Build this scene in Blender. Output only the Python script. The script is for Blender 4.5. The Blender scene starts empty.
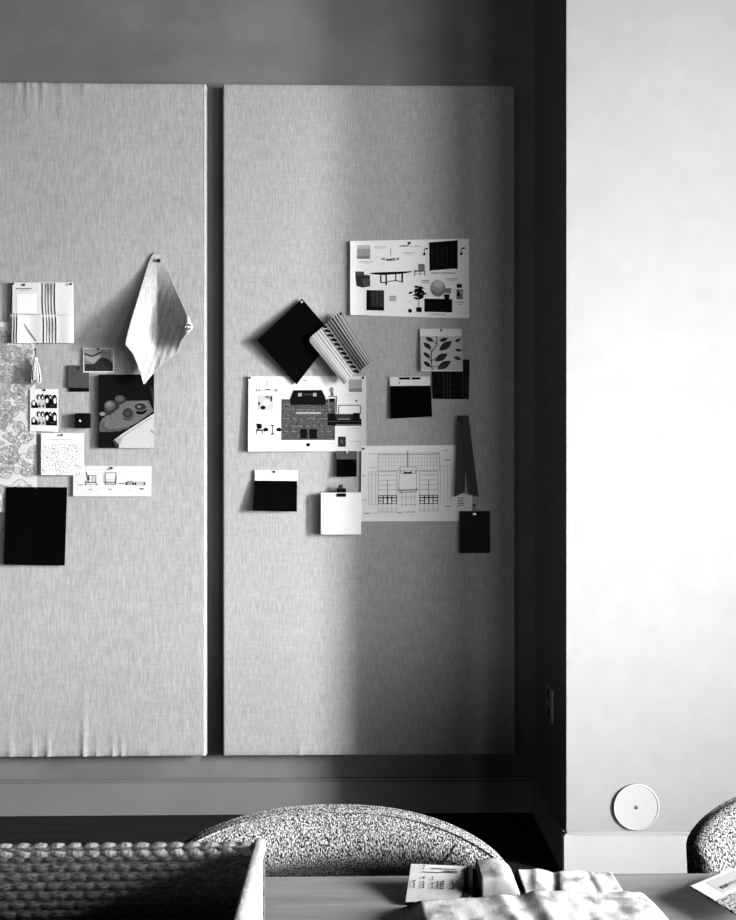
import bpy, bmesh, math, random
from mathutils import Vector, Matrix, noise
R = random.Random(7)
PI = math.pi
scene = bpy.context.scene
COL = scene.collection

# ------------------------------------------------------------------ camera
F = 800.0
CAM = Vector((0, -3.137, 1.38))
YAW = math.radians(0.9)
cd = bpy.data.cameras.new('camera'); cam = bpy.data.objects.new('camera', cd); COL.objects.link(cam)
cam.location = CAM; cam.rotation_euler = (PI/2, 0, -YAW)
cd.sensor_fit = 'HORIZONTAL'; cd.sensor_width = 36; cd.lens = 36*F/736; cd.clip_start = .02
scene.camera = cam
FW = Vector((math.sin(YAW), math.cos(YAW), 0)); RT = Vector((math.cos(YAW), -math.sin(YAW), 0)); UP = Vector((0, 0, 1))

def ray(px, py): return FW + RT*((px-368)/F) + UP*((460-py)/F)
def P(px, py, Y):                       # point on the plane y = Y
    d = ray(px, py); return CAM + d*((Y-CAM.y)/d.y)
def Q(px, py, z):                       # point on the plane z
    d = ray(px, py); return CAM + d*((z-CAM.z)/d.z)
def XP(px, x):                          # y where a column meets the plane x
    d = ray(px, 460); return (CAM + d*((x-CAM.x)/d.x)).y

# ------------------------------------------------------------------ materials
def nodes(name):
    m = bpy.data.materials.new(name); m.use_nodes = True
    nt = m.node_tree; b = nt.nodes['Principled BSDF']
    return m, nt, b
def ramp(nt, fac, stops):
    r = nt.nodes.new('ShaderNodeValToRGB'); e = r.color_ramp.elements
    while len(e) < len(stops): e.new(.5)
    for k, (p, v) in enumerate(stops):
        e[k].position = p; e[k].color = (v, v, v, 1)
    nt.links.new(fac, r.inputs[0]); return r.outputs[0]
def coords(nt, scale=(1, 1, 1), kind='Object'):
    t = nt.nodes.new('ShaderNodeTexCoord'); mp = nt.nodes.new('ShaderNodeMapping')
    mp.inputs['Scale'].default_value = scale
    nt.links.new(t.outputs[kind], mp.inputs['Vector']); return mp.outputs[0]
def tex(nt, vec, scale=1, detail=3, rough=.5, kind='ShaderNodeTexNoise'):
    n = nt.nodes.new(kind); n.inputs['Scale'].default_value = scale
    if kind == 'ShaderNodeTexNoise':
        n.inputs['Detail'].default_value = detail; n.inputs['Roughness'].default_value = rough
    nt.links.new(vec, n.inputs['Vector']); return n.outputs[0]
def mixm(nt, a, b, mode='MULTIPLY', f=1):
    x = nt.nodes.new('ShaderNodeMix'); x.data_type = 'RGBA'; x.blend_type = mode; x.inputs[0].default_value = f
    nt.links.new(a, x.inputs[6]); nt.links.new(b, x.inputs[7]); return x.outputs[2]
def bump(nt, b, h, strength, dist):
    k = nt.nodes.new('ShaderNodeBump'); k.inputs['Strength'].default_value = strength; k.inputs['Distance'].default_value = dist
    nt.links.new(h, k.inputs['Height']); nt.links.new(k.outputs[0], b.inputs['Normal'])

def plain(name, v, rough=.7, var=.06, scale=40, metal=0, spec=.3):
    m, nt, b = nodes(name)
    n = tex(nt, coords(nt), scale, 3)
    nt.links.new(ramp(nt, n, [(.3, v*(1-var)), (.7, v*(1+var))]), b.inputs['Base Color'])
    b.inputs['Roughness'].default_value = rough; b.inputs['Metallic'].default_value = metal
    b.inputs['Specular IOR Level'].default_value = spec
    return m
def plaster(name, v, var):
    m, nt, b = nodes(name); c = coords(nt)
    big = tex(nt, coords(nt, (1, 1, 1.5)), 1.7, 5, .62); fine = tex(nt, c, 14, 4)
    col = mixm(nt, ramp(nt, big, [(.3, v*(1-var)), (.7, v*(1+var))]), ramp(nt, fine, [(.3, .95), (.7, 1.0)]))
    nt.links.new(col, b.inputs['Base Color']); b.inputs['Roughness'].default_value = .85
    b.inputs['Specular IOR Level'].default_value = .15
    bump(nt, b, tex(nt, c, 6, 5), .25, .01)
    return m
def linen(name, v, var=.25, sc=1.0, bmp=.3):
    m, nt, b = nodes(name)
    a = tex(nt, coords(nt, (170*sc, 170*sc, 20*sc)), 1, 4, .75)
    c = tex(nt, coords(nt, (16*sc, 16*sc, 230*sc)), 1, 3, .6)
    d = tex(nt, coords(nt, (1.5, 1.5, 1)), 2, 3)
    col = mixm(nt, ramp(nt, a, [(.25, v*(1-var)), (.75, v*(1+var))]), ramp(nt, c, [(.3, 1-var*.4), (.7, 1.0)]))
    col = mixm(nt, col, ramp(nt, d, [(.3, .93), (.7, 1.0)]))
    nt.links.new(col, b.inputs['Base Color']); b.inputs['Roughness'].default_value = .95
    b.inputs['Specular IOR Level'].default_value = .05
    bump(nt, b, a, bmp, .001)
    return m
def boucle(name):
    m, nt, b = nodes(name)
    n = tex(nt, coords(nt, (400, 400, 205)), 1, 2, .6)
    col = ramp(nt, n, [(.38, .012), (.46, .10), (.54, .38), (.62, .62)])
    nt.links.new(col, b.inputs['Base Color']); b.inputs['Roughness'].default_value = .95
    b.inputs['Specular IOR Level'].default_value = .05
    bump(nt, b, n, 1.0, .006)
    return m
def wood(name, v, var, sx, spec=.35, rough=.45):
    m, nt, b = nodes(name)
    a = tex(nt, coords(nt, sx), 1, 5, .65); c = tex(nt, coords(nt, tuple(k*6 for k in sx)), 1, 3)
    col = mixm(nt, ramp(nt, a, [(.3, v*(1-var)), (.7, v*(1+var))]), ramp(nt, c, [(.3, .82), (.7, 1.0)]))
    nt.links.new(col, b.inputs['Base Color']); b.inputs['Roughness'].default_value = rough
    b.inputs['Specular IOR Level'].default_value = spec
    return m
def mottled(name, lo, hi, scale, rough=.9):
    m, nt, b = nodes(name); c = coords(nt)
    a = tex(nt, c, scale, 4, .6); w = tex(nt, coords(nt, (420, 120, 420)), 1, 2)
    col = mixm(nt, ramp(nt, a, [(.36, lo), (.52, hi)]), ramp(nt, w, [(.3, .88), (.7, 1.0)]))
    nt.links.new(col, b.inputs['Base Color']); b.inputs['Roughness'].default_value = rough
    b.inputs['Specular IOR Level'].default_value = .05
    bump(nt, b, w, .3, .001)
    return m
def speckle(name, lo, hi, scale, stretch=(1, 1, 1), p=(.4, .6)):
    m, nt, b = nodes(name)
    a = tex(nt, coords(nt, tuple(scale*k for k in stretch)), 1, 2, .6)
    nt.links.new(ramp(nt, a, [(p[0], lo), (p[1], hi)]), b.inputs['Base Color'])
    b.inputs['Roughness'].default_value = .95; b.inputs['Specular IOR Level'].default_value = .05
    bump(nt, b, a, .5, .002)
    return m

M = {}
M['wall'] = plaster('grey_plaster', .150, .22)
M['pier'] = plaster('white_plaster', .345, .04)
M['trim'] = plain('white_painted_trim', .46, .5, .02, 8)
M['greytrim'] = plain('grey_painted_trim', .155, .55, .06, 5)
M['floor'] = wood('dark_floorboards', .012, .5, (3, 40, 3), .12, .6)
M['ceil'] = plain('ceiling_paint', .06, .9)
M['dim'] = plain('dark_painted_wall', .03, .9)
M['linen'] = linen('oatmeal_linen', .365, .30)
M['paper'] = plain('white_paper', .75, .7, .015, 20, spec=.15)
M['paper_dimmed'] = plain('white_paper_dimmed', .56, .7, .015, 20, spec=.1)  # white paper darkened in colour for sheets in the strongest light
M['stripes'] = linen('striped_linen', .40, .10, 1.6, .3)
M['card'] = plain('white_card', .62, .7, .01, 20, spec=.15)
M['black'] = plain('black_cloth', .0018, .95, .3, 300, spec=0)
M['ink'] = plain('black_ink', .004, .7, .2, 200, spec=.02)
M['g1'] = plain('charcoal_ink', .022, .7, .35, 160, spec=.03)
M['g2'] = plain('dark_grey_ink', .06, .7, .3, 160, spec=.03)
M['gb'] = plain('dim_grey_ink', .10, .7, .2, 160, spec=.03)
M['g3'] = plain('mid_grey_ink', .16, .7, .15, 160, spec=.03)
M['g4'] = plain('light_grey_ink', .27, .7, .1, 160, spec=.03)
M['g5'] = plain('pale_grey_ink', .43, .7, .05, 160, spec=.03)
M['leather'] = plain('dark_leather', .018, .6, .2, 90)
M['label'] = plain('printed_label', .44, .7, .08, 60)
M['slate'] = plain('slate_sample', .055, .6, .15, 60)
M['darktile'] = plain('dark_tile', .006, .6, .3, 120, spec=.1)
M['whitetile'] = plain('white_tile', .54, .5, .05, 14)
M['steel'] = plain('steel', .55, .25, .03, 30, metal=1)
M['pin'] = plain('black_pin', .01, .35, .1, 30)
M['rug'] = speckle('printed_rug', .008, .14, 300, (.6, 1, 1.2), (.35, .75))
M['texswatch'] = speckle('nubbly_white', .16, .74, 300, (1.3, 1, .7), (.41, .50))
M['plaid'] = plain('dark_plaid', .005, .9, .4, 120, spec=.02)
M['hangcloth'] = linen('hanging_linen', .45, .42, 1.0, .8)
M['towel'] = linen('towel_linen', .70, .06, 2, .2)
M['boucle'] = boucle('boucle_weave')
M['welt'] = speckle('boucle_welt', .02, .5, 420, (1, 1, 1), (.42, .6))
M['table'] = wood('oak_table_top', .26, .22, (2.2, 34, 34), .3, .5)
M['basket'] = speckle('woven_seagrass_shaded', .035, .16, 260, (.5, .5, 1.6), (.3, .7))  # same weave, colour darkened to paint in the shade inside the basket
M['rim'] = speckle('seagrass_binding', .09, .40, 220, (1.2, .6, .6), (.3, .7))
M['basketside'] = speckle('seagrass_lit', .70, .86, 200, (.5, .5, 1.6), (.3, .7))  # same weave, colour raised to paint in the light on the right side
M['clothA'] = mottled('mottled_linen', .33, .74, 26)
M['clothB'] = mottled('mottled_linen_back', .22, .68, 30)
M['clothC'] = mottled('grey_linen', .27, .38, 30)
M['weave'] = speckle('coarse_woven', .008, .50, 330, (1, 1, 1), (.42, .56))
M['plate'] = plain('grey_plate', .7, .5)
M['plateface'] = plain('plate_insert', .05, .5)

# ------------------------------------------------------------------ mesh helpers
def link(name, bm, mats, parent=None, smooth=False, origin=None):
    """link bm (world coordinates) as one mesh object with a sensible origin"""
    me = bpy.data.meshes.new(name)
    if origin is None:
        vs = [v.co for v in bm.verts]
        lo = Vector([min(v[i] for v in vs) for i in range(3)]); hi = Vector([max(v[i] for v in vs) for i in range(3)])
        origin = (lo+hi)/2
    bmesh.ops.translate(bm, verts=bm.verts, vec=-origin)
    if smooth:
        for f in bm.faces: f.smooth = True
    bm.to_mesh(me); bm.free()
    for m in (mats if isinstance(mats, (list, tuple)) else [mats]): me.materials.append(M[m] if isinstance(m, str) else m)
    o = bpy.data.objects.new(name, me); COL.objects.link(o)
    if parent is None: o.location = origin
    else:
        o.parent = parent; o.location = origin - parent.matrix_basis.translation if parent.parent is None else origin - parent.parent.matrix_basis.translation - parent.matrix_basis.translation
    return o
def tag(o, label, cat, group=None):
    o['label'] = label; o['category'] = cat
    if group: o['group'] = group
    return o
def thing(name, label, cat, loc, group=None):
    o = bpy.data.objects.new(name, None); COL.objects.link(o); o.location = loc; o.empty_display_size = .05
    return tag(o, label, cat, group)
def struct(o): o['kind'] = 'structure'; return o
def box(bm, lo, hi, bev=0, seg=2):
    lo = Vector(lo); hi = Vector(hi)
    r = bmesh.ops.create_cube(bm, size=1)
    for v in r['verts']: v.co = Vector([(lo[i]+hi[i])/2 + v.co[i]*(hi[i]-lo[i]) for i in range(3)])
    if bev:
        es = list({e for v in r['verts'] for e in v.link_edges})
        bmesh.ops.bevel(bm, geom=es, offset=bev, segments=seg, affect='EDGES', profile=.5)
    return r
def newbox(name, lo, hi, mat, parent=None, bev=0, smooth=False):
    bm = bmesh.new(); box(bm, lo, hi, bev); return link(name, bm, mat, parent, smooth)
def tube(bm, pts, r, n=8, closed=False):
    rings = []
    for i, p in enumerate(pts):
        a = pts[max(i-1, 0)]; b = pts[min(i+1, len(pts)-1)]
        if closed: a = pts[i-1]; b = pts[(i+1) % len(pts)]
        t = (Vector(b)-Vector(a)).normalized()
        u = t.cross(Vector((0, 0, 1)))
        if u.length < .05: u = t.cross(Vector((0, 1, 0)))
        u.normalize(); w = t.cross(u)
        rr = r(i/(len(pts)-1)) if callable(r) else r
        rings.append([bm.verts.new(Vector(p) + (u*math.cos(2*PI*k/n) + w*math.sin(2*PI*k/n))*rr) for k in range(n)])
    m = len(rings)
    for i in range(m if closed else m-1):
        A = rings[i]; B = rings[(i+1) % m]
        for k in range(n): bm.faces.new((A[k], A[(k+1) % n], B[(k+1) % n], B[k]))
    if not closed:
        bm.faces.new(rings[0][::-1]); bm.faces.new(rings[-1])
def lathe(bm, prof, c, axis='y', n=32):
    """prof = (radius, height) pairs about an axis through c"""
    rings = []
    for r, h in prof:
        ring = []
        for k in range(n):
            a = 2*PI*k/n
            ring.append(bm.verts.new(c + (Vector((r*math.cos(a), -h, r*math.sin(a))) if axis == 'y' else Vector((r*math.cos(a), r*math.sin(a), h)))))
        rings.append(ring)
    for A, B in zip(rings, rings[1:]):
        for k in range(n): bm.faces.new((A[k], A[(k+1) % n], B[(k+1) % n], B[k]))
    bm.faces.new(rings[0]); bm.faces.new(rings[-1])
    bmesh.ops.recalc_face_normals(bm, faces=bm.faces)
def prism(bm, prof, a, b, mapf):
    """extrude a closed 2-D profile from a to b; mapf(p, t) gives a point"""
    A = [bm.verts.new(mapf(p, a)) for p in prof]; B = [bm.verts.new(mapf(p, b)) for p in prof]
    n = len(prof)
    for k in range(n): bm.faces.new((A[k], A[(k+1) % n], B[(k+1) % n], B[k]))
    bm.faces.new(A[::-1]); bm.faces.new(B)
    bmesh.ops.recalc_face_normals(bm, faces=bm.faces)
def gridmesh(bm, nu, nv, fn, thick=None, closed=True):
    """front grid fn(u, v); back grid pushed by thick (vector or callable)"""
    A = [[bm.verts.new(fn(i/nu, j/nv)) for i in range(nu+1)] for j in range(nv+1)]
    for j in range(nv):
        for i in range(nu): bm.faces.new((A[j][i], A[j+1][i], A[j+1][i+1], A[j][i+1]))
    if thick is None: return A
    B = [[bm.verts.new(A[j][i].co + thick) for i in range(nu+1)] for j in range(nv+1)]
    for j in range(nv):
        for i in range(nu): bm.faces.new((B[j][i], B[j][i+1], B[j+1][i+1], B[j+1][i]))
    for i in range(nu):
        bm.faces.new((A[0][i+1], B[0][i+1], B[0][i], A[0][i])); bm.faces.new((A[nv][i], B[nv][i], B[nv][i+1], A[nv][i+1]))
    for j in range(nv):
        bm.faces.new((A[j][0], B[j][0], B[j+1][0], A[j+1][0])); bm.faces.new((A[j+1][nu], B[j+1][nu], B[j][nu], A[j][nu]))
    bmesh.ops.recalc_face_normals(bm, faces=bm.faces)
    return A

class Sheet:
    """a thin sheet pinned to a panel; corners TL TR BR BL; printed artwork stays in its mesh"""
    def __init__(s, corners, Y, warp=None, thick=.001, mat='paper', frame=None, nu=12, nv=12, tf=None):
        s.c = corners; s.Y = Y; s.warp = warp or (lambda u, v: 0.0); s.tf = tf
        xs = [c[0] for c in corners]; ys = [c[1] for c in corners]
        s.fr = frame or (min(xs), min(ys), max(xs), max(ys))
        s.bm = bmesh.new(); s.mats = [mat]
        gridmesh(s.bm, nu, nv, lambda u, v: s.at(u, v), Vector((0, thick, 0)))
    def at(s, u, v, lift=0):
        if s.tf: x, y = s.tf(u, v)
        else:
            a, b, c, d = s.c
            x = (a[0]*(1-u)+b[0]*u)*(1-v) + (d[0]*(1-u)+c[0]*u)*v
            y = (a[1]*(1-u)+b[1]*u)*(1-v) + (d[1]*(1-u)+c[1]*u)*v
        return P(x, y, s.Y - s.warp(min(max(u, 0), 1), min(max(v, 0), 1)) - lift)
    def uv(s, p): return ((p[0]-s.fr[0])/(s.fr[2]-s.fr[0]), (p[1]-s.fr[1])/(s.fr[3]-s.fr[1]))
    def mi(s, mat):
        if mat not in s.mats: s.mats.append(mat)
        return s.mats.index(mat)
    def poly(s, pts, mat, l=1):
        if any(not -.002 <= k <= 1.002 for p in pts for k in s.uv(p)): return
        vs = [s.bm.verts.new(s.at(*s.uv(p), lift=.0006+.00035*l)) for p in pts]
        try: f = s.bm.faces.new(vs)
        except ValueError: return
        f.material_index = s.mi(mat)
        f.normal_update()
        if f.normal.y > 0: f.normal_flip()
    def rect(s, x0, y0, x1, y1, mat, l=1, n=1):
        for k in range(n):
            a = x0+(x1-x0)*k/n; b = x0+(x1-x0)*(k+1)/n
            s.poly([(a, y0), (b, y0), (b, y1), (a, y1)], mat, l)
    def ell(s, cx, cy, rx, ry, mat, l=1, n=18, rot=0):
        ca, sa = math.cos(rot), math.sin(rot)
        s.poly([(cx+rx*math.cos(t)*ca-ry*math.sin(t)*sa, cy+rx*math.cos(t)*sa+ry*math.sin(t)*ca) for t in [2*PI*k/n for k in range(n)]], mat, l)
    def line(s, a, b, w, mat, l=1):
        dx, dy = b[0]-a[0], b[1]-a[1]; L = math.hypot(dx, dy) or 1; nx, ny = -dy/L*w/2, dx/L*w/2
        s.poly([(a[0]+nx, a[1]+ny), (b[0]+nx, b[1]+ny), (b[0]-nx, b[1]-ny), (a[0]-nx, a[1]-ny)], mat, l)
    def path(s, pts, w, mat, l=1):
        for a, b in zip(pts, pts[1:]): s.line(a, b, w, mat, l)
    def frame_(s, x0, y0, x1, y1, w, mat, l=1): s.path([(x0, y0), (x1, y0), (x1, y1), (x0, y1), (x0, y0)], w, mat, l)
    def marks(s, x0, x1, y, mat='g4', h=.7, l=1):   # a row of tiny unreadable print
        x = x0
        while x < x1:
            w = R.uniform(.7, 2.2); s.rect(x, y, min(x+w, x1), y+h, mat, l); x += w+R.uniform(.3, .6)
    def arc(s, cx, cy, rx, ry, a0, a1, w, mat, l=1, n=10):
        s.path([(cx+rx*math.cos(a0+(a1-a0)*k/n), cy+ry*math.sin(a0+(a1-a0)*k/n)) for k in range(n+1)], w, mat, l)
    def done(s, name, label=None, cat=None, parent=None, group=None):
        o = link(name, s.bm, s.mats, parent)
        if label: tag(o, label, cat, group)
        return o

# ------------------------------------------------------------------ room shell
PY = -.467                                   # front of the pier
PX = P(566.5, 460, PY).x
CH = 3.32
XR = 4.0                                    # right wall
WINS = [(-5.00, -1.95, .70, 2.70), (-8.70, -6.50, .70, 2.70)]
XL, YB = -2.9, -9.2
struct(newbox('floor', (XL-.1, YB-.1, -.1), (XR+.1, .1, 0), 'floor'))
struct(newbox('ceiling', (XL-.1, YB-.1, CH), (XR+.1, .1, CH+.1), 'ceil'))
struct(newbox('wall_back', (XL-.1, 0, 0), (XR+.1, .1, CH), 'wall'))
struct(newbox('wall_left', (XL-.1, YB, 0), (XL, 0, CH), 'dim'))
struct(newbox('wall_front', (XL-.1, YB-.1, 0), (XR+.1, YB, CH), 'dim'))
bm = bmesh.new()
ys = [YB] + [q for w_ in reversed(WINS) for q in w_[:2]] + [0]
for k in range(0, len(ys), 2): box(bm, (XR, ys[k], 0), (XR+.12, ys[k+1], CH))
for w_ in WINS:
    box(bm, (XR, w_[0], 0), (XR+.12, w_[1], w_[2])); box(bm, (XR, w_[0], w_[3]), (XR+.12, w_[1], CH))
struct(link('wall_right', bm, 'dim'))
struct(newbox('wall_pier', (PX, PY, 0), (XR, 0, CH), 'pier'))
# baseboards: flat board with a quirk under a thin cap
BH = .136
prof = [(0, 0), (.016, 0), (.016, BH-.012), (.007, BH-.010), (.007, BH-.005), (.012, BH-.004), (.012, BH), (0, BH)]
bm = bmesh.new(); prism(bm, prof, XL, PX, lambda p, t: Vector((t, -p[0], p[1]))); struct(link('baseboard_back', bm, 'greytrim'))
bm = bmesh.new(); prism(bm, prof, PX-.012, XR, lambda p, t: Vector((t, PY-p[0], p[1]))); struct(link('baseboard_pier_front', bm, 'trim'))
bm = bmesh.new(); prism(bm, prof, PY-.012, -.016, lambda p, t: Vector((PX-p[0], t, p[1]))); struct(link('baseboard_pier_side', bm, 'trim'))

# ------------------------------------------------------------------ pinboards
T = .05
YF = -T
def pinboard(name, label, x0, x1, wr):
    a = P(x0, 85, YF); b = P(x1, 755.5, YF)
    X0, X1, Z1, Z0 = a.x, b.x, P(368, 84.5, YF).z, P(368, 755.5, YF).z
    nu, nv = int((X1-X0)/.006), 110
    def fn(u, v):
        x = X0+(X1-X0)*u; z = Z1-(Z1-Z0)*v
        d = .0
        for (wx, top, amp, w, L) in wr:
            dist = (Z1-z) if top else (z-Z0)
            k = math.exp(-dist/(L*.6)); dx = (x-wx)/(w*(1+dist*1.5))
            d += .62*amp*k*math.exp(-dx*dx)
        e = min(x-X0, X1-x, Z1-z, z-Z0)
        rr = .008
        if e < rr: d -= rr-math.sqrt(max(0, rr*rr-(rr-e)**2))
        return Vector((x, YF-d, z))
    bm = bmesh.new()
    # denser sampling at the rounded border
    us = [0, .0012, .003, .006]; W = X1-X0; H = Z1-Z0
    U = sorted(set([k/W for k in us] + [1-k/W for k in us] + [.006/W+(1-.012/W)*i/nu for i in range(nu+1)]))
    V = sorted(set([k/H for k in us] + [1-k/H for k in us] + [.006/H+(1-.012/H)*i/nv for i in range(nv+1)]))
    A = [[bm.verts.new(fn(u, v)) for u in U] for v in V]
    for j in range(len(V)-1):
        for i in range(len(U)-1): bm.faces.new((A[j][i], A[j+1][i], A[j+1][i+1], A[j][i+1]))
    ring = A[0] + [A[j][-1] for j in range(1, len(V))] + A[-1][-2::-1] + [A[j][0] for j in range(len(V)-2, 0, -1)]
    bk = [bm.verts.new((v.co.x, -.0005, v.co.z)) for v in ring]
    n = len(ring)
    for k in range(n): bm.faces.new((ring[k], ring[(k+1) % n], bk[(k+1) % n], bk[k]))
    bm.faces.new(bk)
    bmesh.ops.recalc_face_normals(bm, faces=bm.faces)
    o = link(name, bm, 'linen', smooth=True)
    return tag(o, label, 'pinboard', 'linen pinboards on the back wall')
def wx(px): return P(px, 460, YF).x
wrk = [(wx(17), 1, .006, .012, .10), (wx(27), 1, .009, .008, .12), (wx(33), 1, .008, .010, .10), (wx(43), 1, .008, .009, .09), (wx(84), 1, .004, .012, .1), (wx(62), 1, .004, .012, .15),
       (wx(33), 0, .007, .010, .08), (wx(48), 0, .009, .009, .09), (wx(84), 0, .010, .009, .18), (wx(97), 0, .007, .007, .05), (wx(113), 0, .008, .007, .06), (wx(122), 0, .008, .007, .07), (wx(10), 0, .006, .012, .1), (wx(150), 0, .003, .015, .1)]
pinboard('mounted_pinboard', 'tall linen-covered pinboard on the left, creased at top and bottom and cut by the frame', -70, 205.5, wrk)
pinboard('mounted_pinboard', 'tall linen-covered pinboard on the right, half in the shadow of the white pier', 222.5, 515.5,
         [(wx(270), 0, .003, .012, .06), (wx(300), 0, .004, .012, .08), (wx(330), 0, .003, .012, .06), (wx(360), 0, .003, .010, .06)])

# ------------------------------------------------------------------ pins
def pin(px, py, Y, label, r=.0046, mat='pin', length=.006):
    c = P(px, py, Y); bm = bmesh.new()
    lathe(bm, [(.0008, -length), (.0009, 0), (r*.6, .0003), (r*.6, .001), (r, .0018), (r*.97, .003), (r*.6, .0042), (r*.1, .0047)], c, 'y', 14)
    return tag(link('push_pin', bm, mat, smooth=True), label, 'pin', 'push pins in the pinboards')

L1, L2, L3, L4 = YF-.004, YF-.007, YF-.010, YF-.013
# ------------------------------------------------------------------ left pinboard
# botanical wallpaper sheet
s = Sheet([(-30, 322), (34, 322), (37.5, 512), (-30, 512)], L1, lambda u, v: .001+.004*v*(.5+.5*u), mat='paper_dimmed', frame=(-30, 322, 36, 512))
def flower(cx, cy, r):
    for k in range(7):
        a = 2*PI*k/7+R.random(); ex, ey = cx+math.cos(a)*r*.62, cy+math.sin(a)*r*.62
        s.arc(ex, ey, r*.42, r*.38, a-1.9, a+1.9, .7, 'g4')
    for k in range(9):
        s.ell(cx+R.uniform(-.3, .3)*r, cy+R.uniform(-.3, .3)*r, .7, .6, 'g4')
    s.arc(cx, cy, r*.36, r*.36, 0, 2*PI, .6, 'g4')
def leaf(cx, cy, L, a, w=.33):
    ca, sa = math.cos(a), math.sin(a)
    tr = lambda x, y: (cx+x*ca-y*sa, cy+x*sa+y*ca)
    up = [tr(L*k/8, -w*L*math.sin(PI*k/8)) for k in range(9)]; dn = [tr(L*k/8, w*L*math.sin(PI*k/8)*.8) for k in range(9)]
    s.path(up, .65, 'g4'); s.path(dn, .65, 'g4'); s.line(tr(0, 0), tr(L, 0), .5, 'g5')
    for k in range(2, 7): s.line(tr(L*k/8, 0), tr(L*(k+.9)/8, -w*L*.6*math.sin(PI*k/8)), .45, 'g5')
for cx, cy, r in ((13, 354, 9), (6, 416, 7), (9, 455, 10), (27, 470, 7), (24, 437, 7), (4, 338, 7), (17, 388, 8)): flower(cx, cy, r)
for _ in range(170):
    leaf(R.uniform(-4, 30), R.uniform(328, 505), R.uniform(5, 12), R.uniform(0, 2*PI))
for k in range(7):
    y0 = 328+26*k; s.path([(-3+5*i, y0+5*math.sin(i*1.1+k)) for i in range(8)], .7, 'g4')
s.done('wallpaper_sheet', 'white wallpaper sheet with sketched grey flowers at the left frame edge', 'wallpaper sample')

# striped tea towel with a white label card
t = thing('striped_towel', 'pale folded towel with dark vertical stripes pinned at its corners, left pinboard', 'fabric sample', P(42, 312, L2))
def towelwarp(u, v): return .006*(1-u)*(.4+.6*v)+.0025*math.sin(u*15)*v+.003+(.002 if v > .53 else 0)
s = Sheet([(10, 282.5), (73, 282.5), (73.3, 343), (10.2, 343)], L2, towelwarp, .004, 'towel', nu=40, nv=20)
for x in (11, 13.8, 16.4): s.path([(x+.25*math.sin(y*.2), y) for y in range(283, 344, 6)], 1.1 if x > 11 else 1.4, 'g1')
for x, g in ((42, 'g1'), (45.2, 'g3'), (48, 'g2'), (51, 'g2'), (54.3, 'g1')):
    s.path([(x+(y-283)*.03+.35*math.sin(y*.16), y) for y in range(283, 344, 6)], 1.2, g)
for x in (47, 50, 53): s.path([(x+(y-283)*.03, y) for y in range(283, 344, 10)], .5, 'g5')
s.line((10.5, 314.5), (73, 315), .5, 'g5')
s.line((24, 324), (36, 341), 1.2, 'g4')
s.done('towel', parent=t)
s = Sheet([(12.5, 283.2), (37, 283.2), (37, 313.6), (12.5, 313.6)], L2-.013, None, .0006, 'card')
s.rect(16.5, 293.6, 37, 313.6, 'paper'); s.marks(16, 31.5, 288.2, 'g1', .9); s.marks(20, 28, 290.4, 'g4', .5)
s.done('label_card', parent=t)['label'] = 'white printed label card'
pin(13.2, 283.8, L2-.011, 'small black pin in the top left corner of the striped towel')
pin(24.3, 285, L2-.014, 'small black pin through the label card of the striped towel')
pin(71, 284.3, L2-.009, 'small black pin in the top right corner of the striped towel')

# tassel
t = thing('tassel', 'white thread tassel hanging against the flowered wallpaper sheet', 'tassel', P(36, 350, L2-.02))
bm = bmesh.new(); c = P(35.5, 350, L2-.012); e = P(35.6, 359, L2-.022)
tube(bm, [c.lerp(e, k/6)+Vector((.0007*math.sin(k), 0, 0)) for k in range(7)], .0022, 6); link('cord', bm, 'g2', t, True)
bm = bmesh.new()
for k in range(64):
    a = R.uniform(0, 2*PI); q = math.sqrt(R.random())
    top = P(35.6, 359, L2-.022) + Vector((.006*q*math.cos(a), .006*q*math.sin(a), 0))
    bot = P(36.4, R.uniform(380, 383.5), L2-.026) + Vector((.020*q*math.cos(a), .019*q*math.sin(a), 0))
    tube(bm, [top, top.lerp(bot, .35)+Vector((.003*q*math.cos(a), .003*q*math.sin(a), 0)), bot], .0016, 5)
link('thread_skirt', bm, 'card', t, True)
bm = bmesh.new(); lathe(bm, [(.002, .010), (.007, .008), (.0085, .002), (.007, -.006), (.0085, -.009), (.006, -.012)], P(35.7, 360, L2-.022), 'z', 14); link('knot', bm, 'card', t, True)
pin(35.5, 349.5, L2-.010, 'small black pin holding the white tassel')

# small photograph with a white border
s = Sheet([(83, 348), (114, 348.3), (114, 372.4), (83.2, 372.4)], L2, lambda u, v: .004*(1-u)*v, mat='card')
s.rect(84.2, 349.2, 113, 371.2, 'g3'); s.poly([(84.2, 349.2), (101, 349.2), (101, 357), (94, 363), (86, 360), (84.2, 357)], 'g4', 2)
s.poly([(84.2, 353), (92, 355.5), (101, 351.5), (101, 353), (92, 357), (84.2, 354.5)], 'ink', 3)
s.poly([(94, 364), (101, 357), (108, 359), (113, 364), (113, 371.2), (84.2, 371.2), (85, 364)], 'g1', 2)
s.poly([(103, 349.2), (108, 353), (113, 362), (113, 349.2)], 'g4', 2); s.line((108, 349.5), (111, 357), .8, 'g2', 3)
s.done('photograph', 'small grey photograph with a thin white border above the fruit picture', 'photograph')
pin(98.5, 349, L2-.003, 'tiny black pin in the top edge of the small bordered photograph', .004)

# slate grey sample
t = thing('paint_sample', 'small slate grey square sample with a darker lower strip, left of the bordered photograph', 'sample', P(78, 378, L1))
Sheet([(68, 365.3), (89, 365.3), (89, 388), (67.6, 387.5)], L1-.004, lambda u, v: .003*v, .002, 'slate').done('sample_chip', parent=t)
Sheet([(69, 386), (89, 386), (89, 391.7), (69, 391.7)], L1-.001, None, .002, 'ink').done('backing_strip', parent=t)['label'] = 'near black lower strip'
pin(79.3, 368, L1-.006, 'tiny black pin in the slate grey sample', .004)

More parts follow.
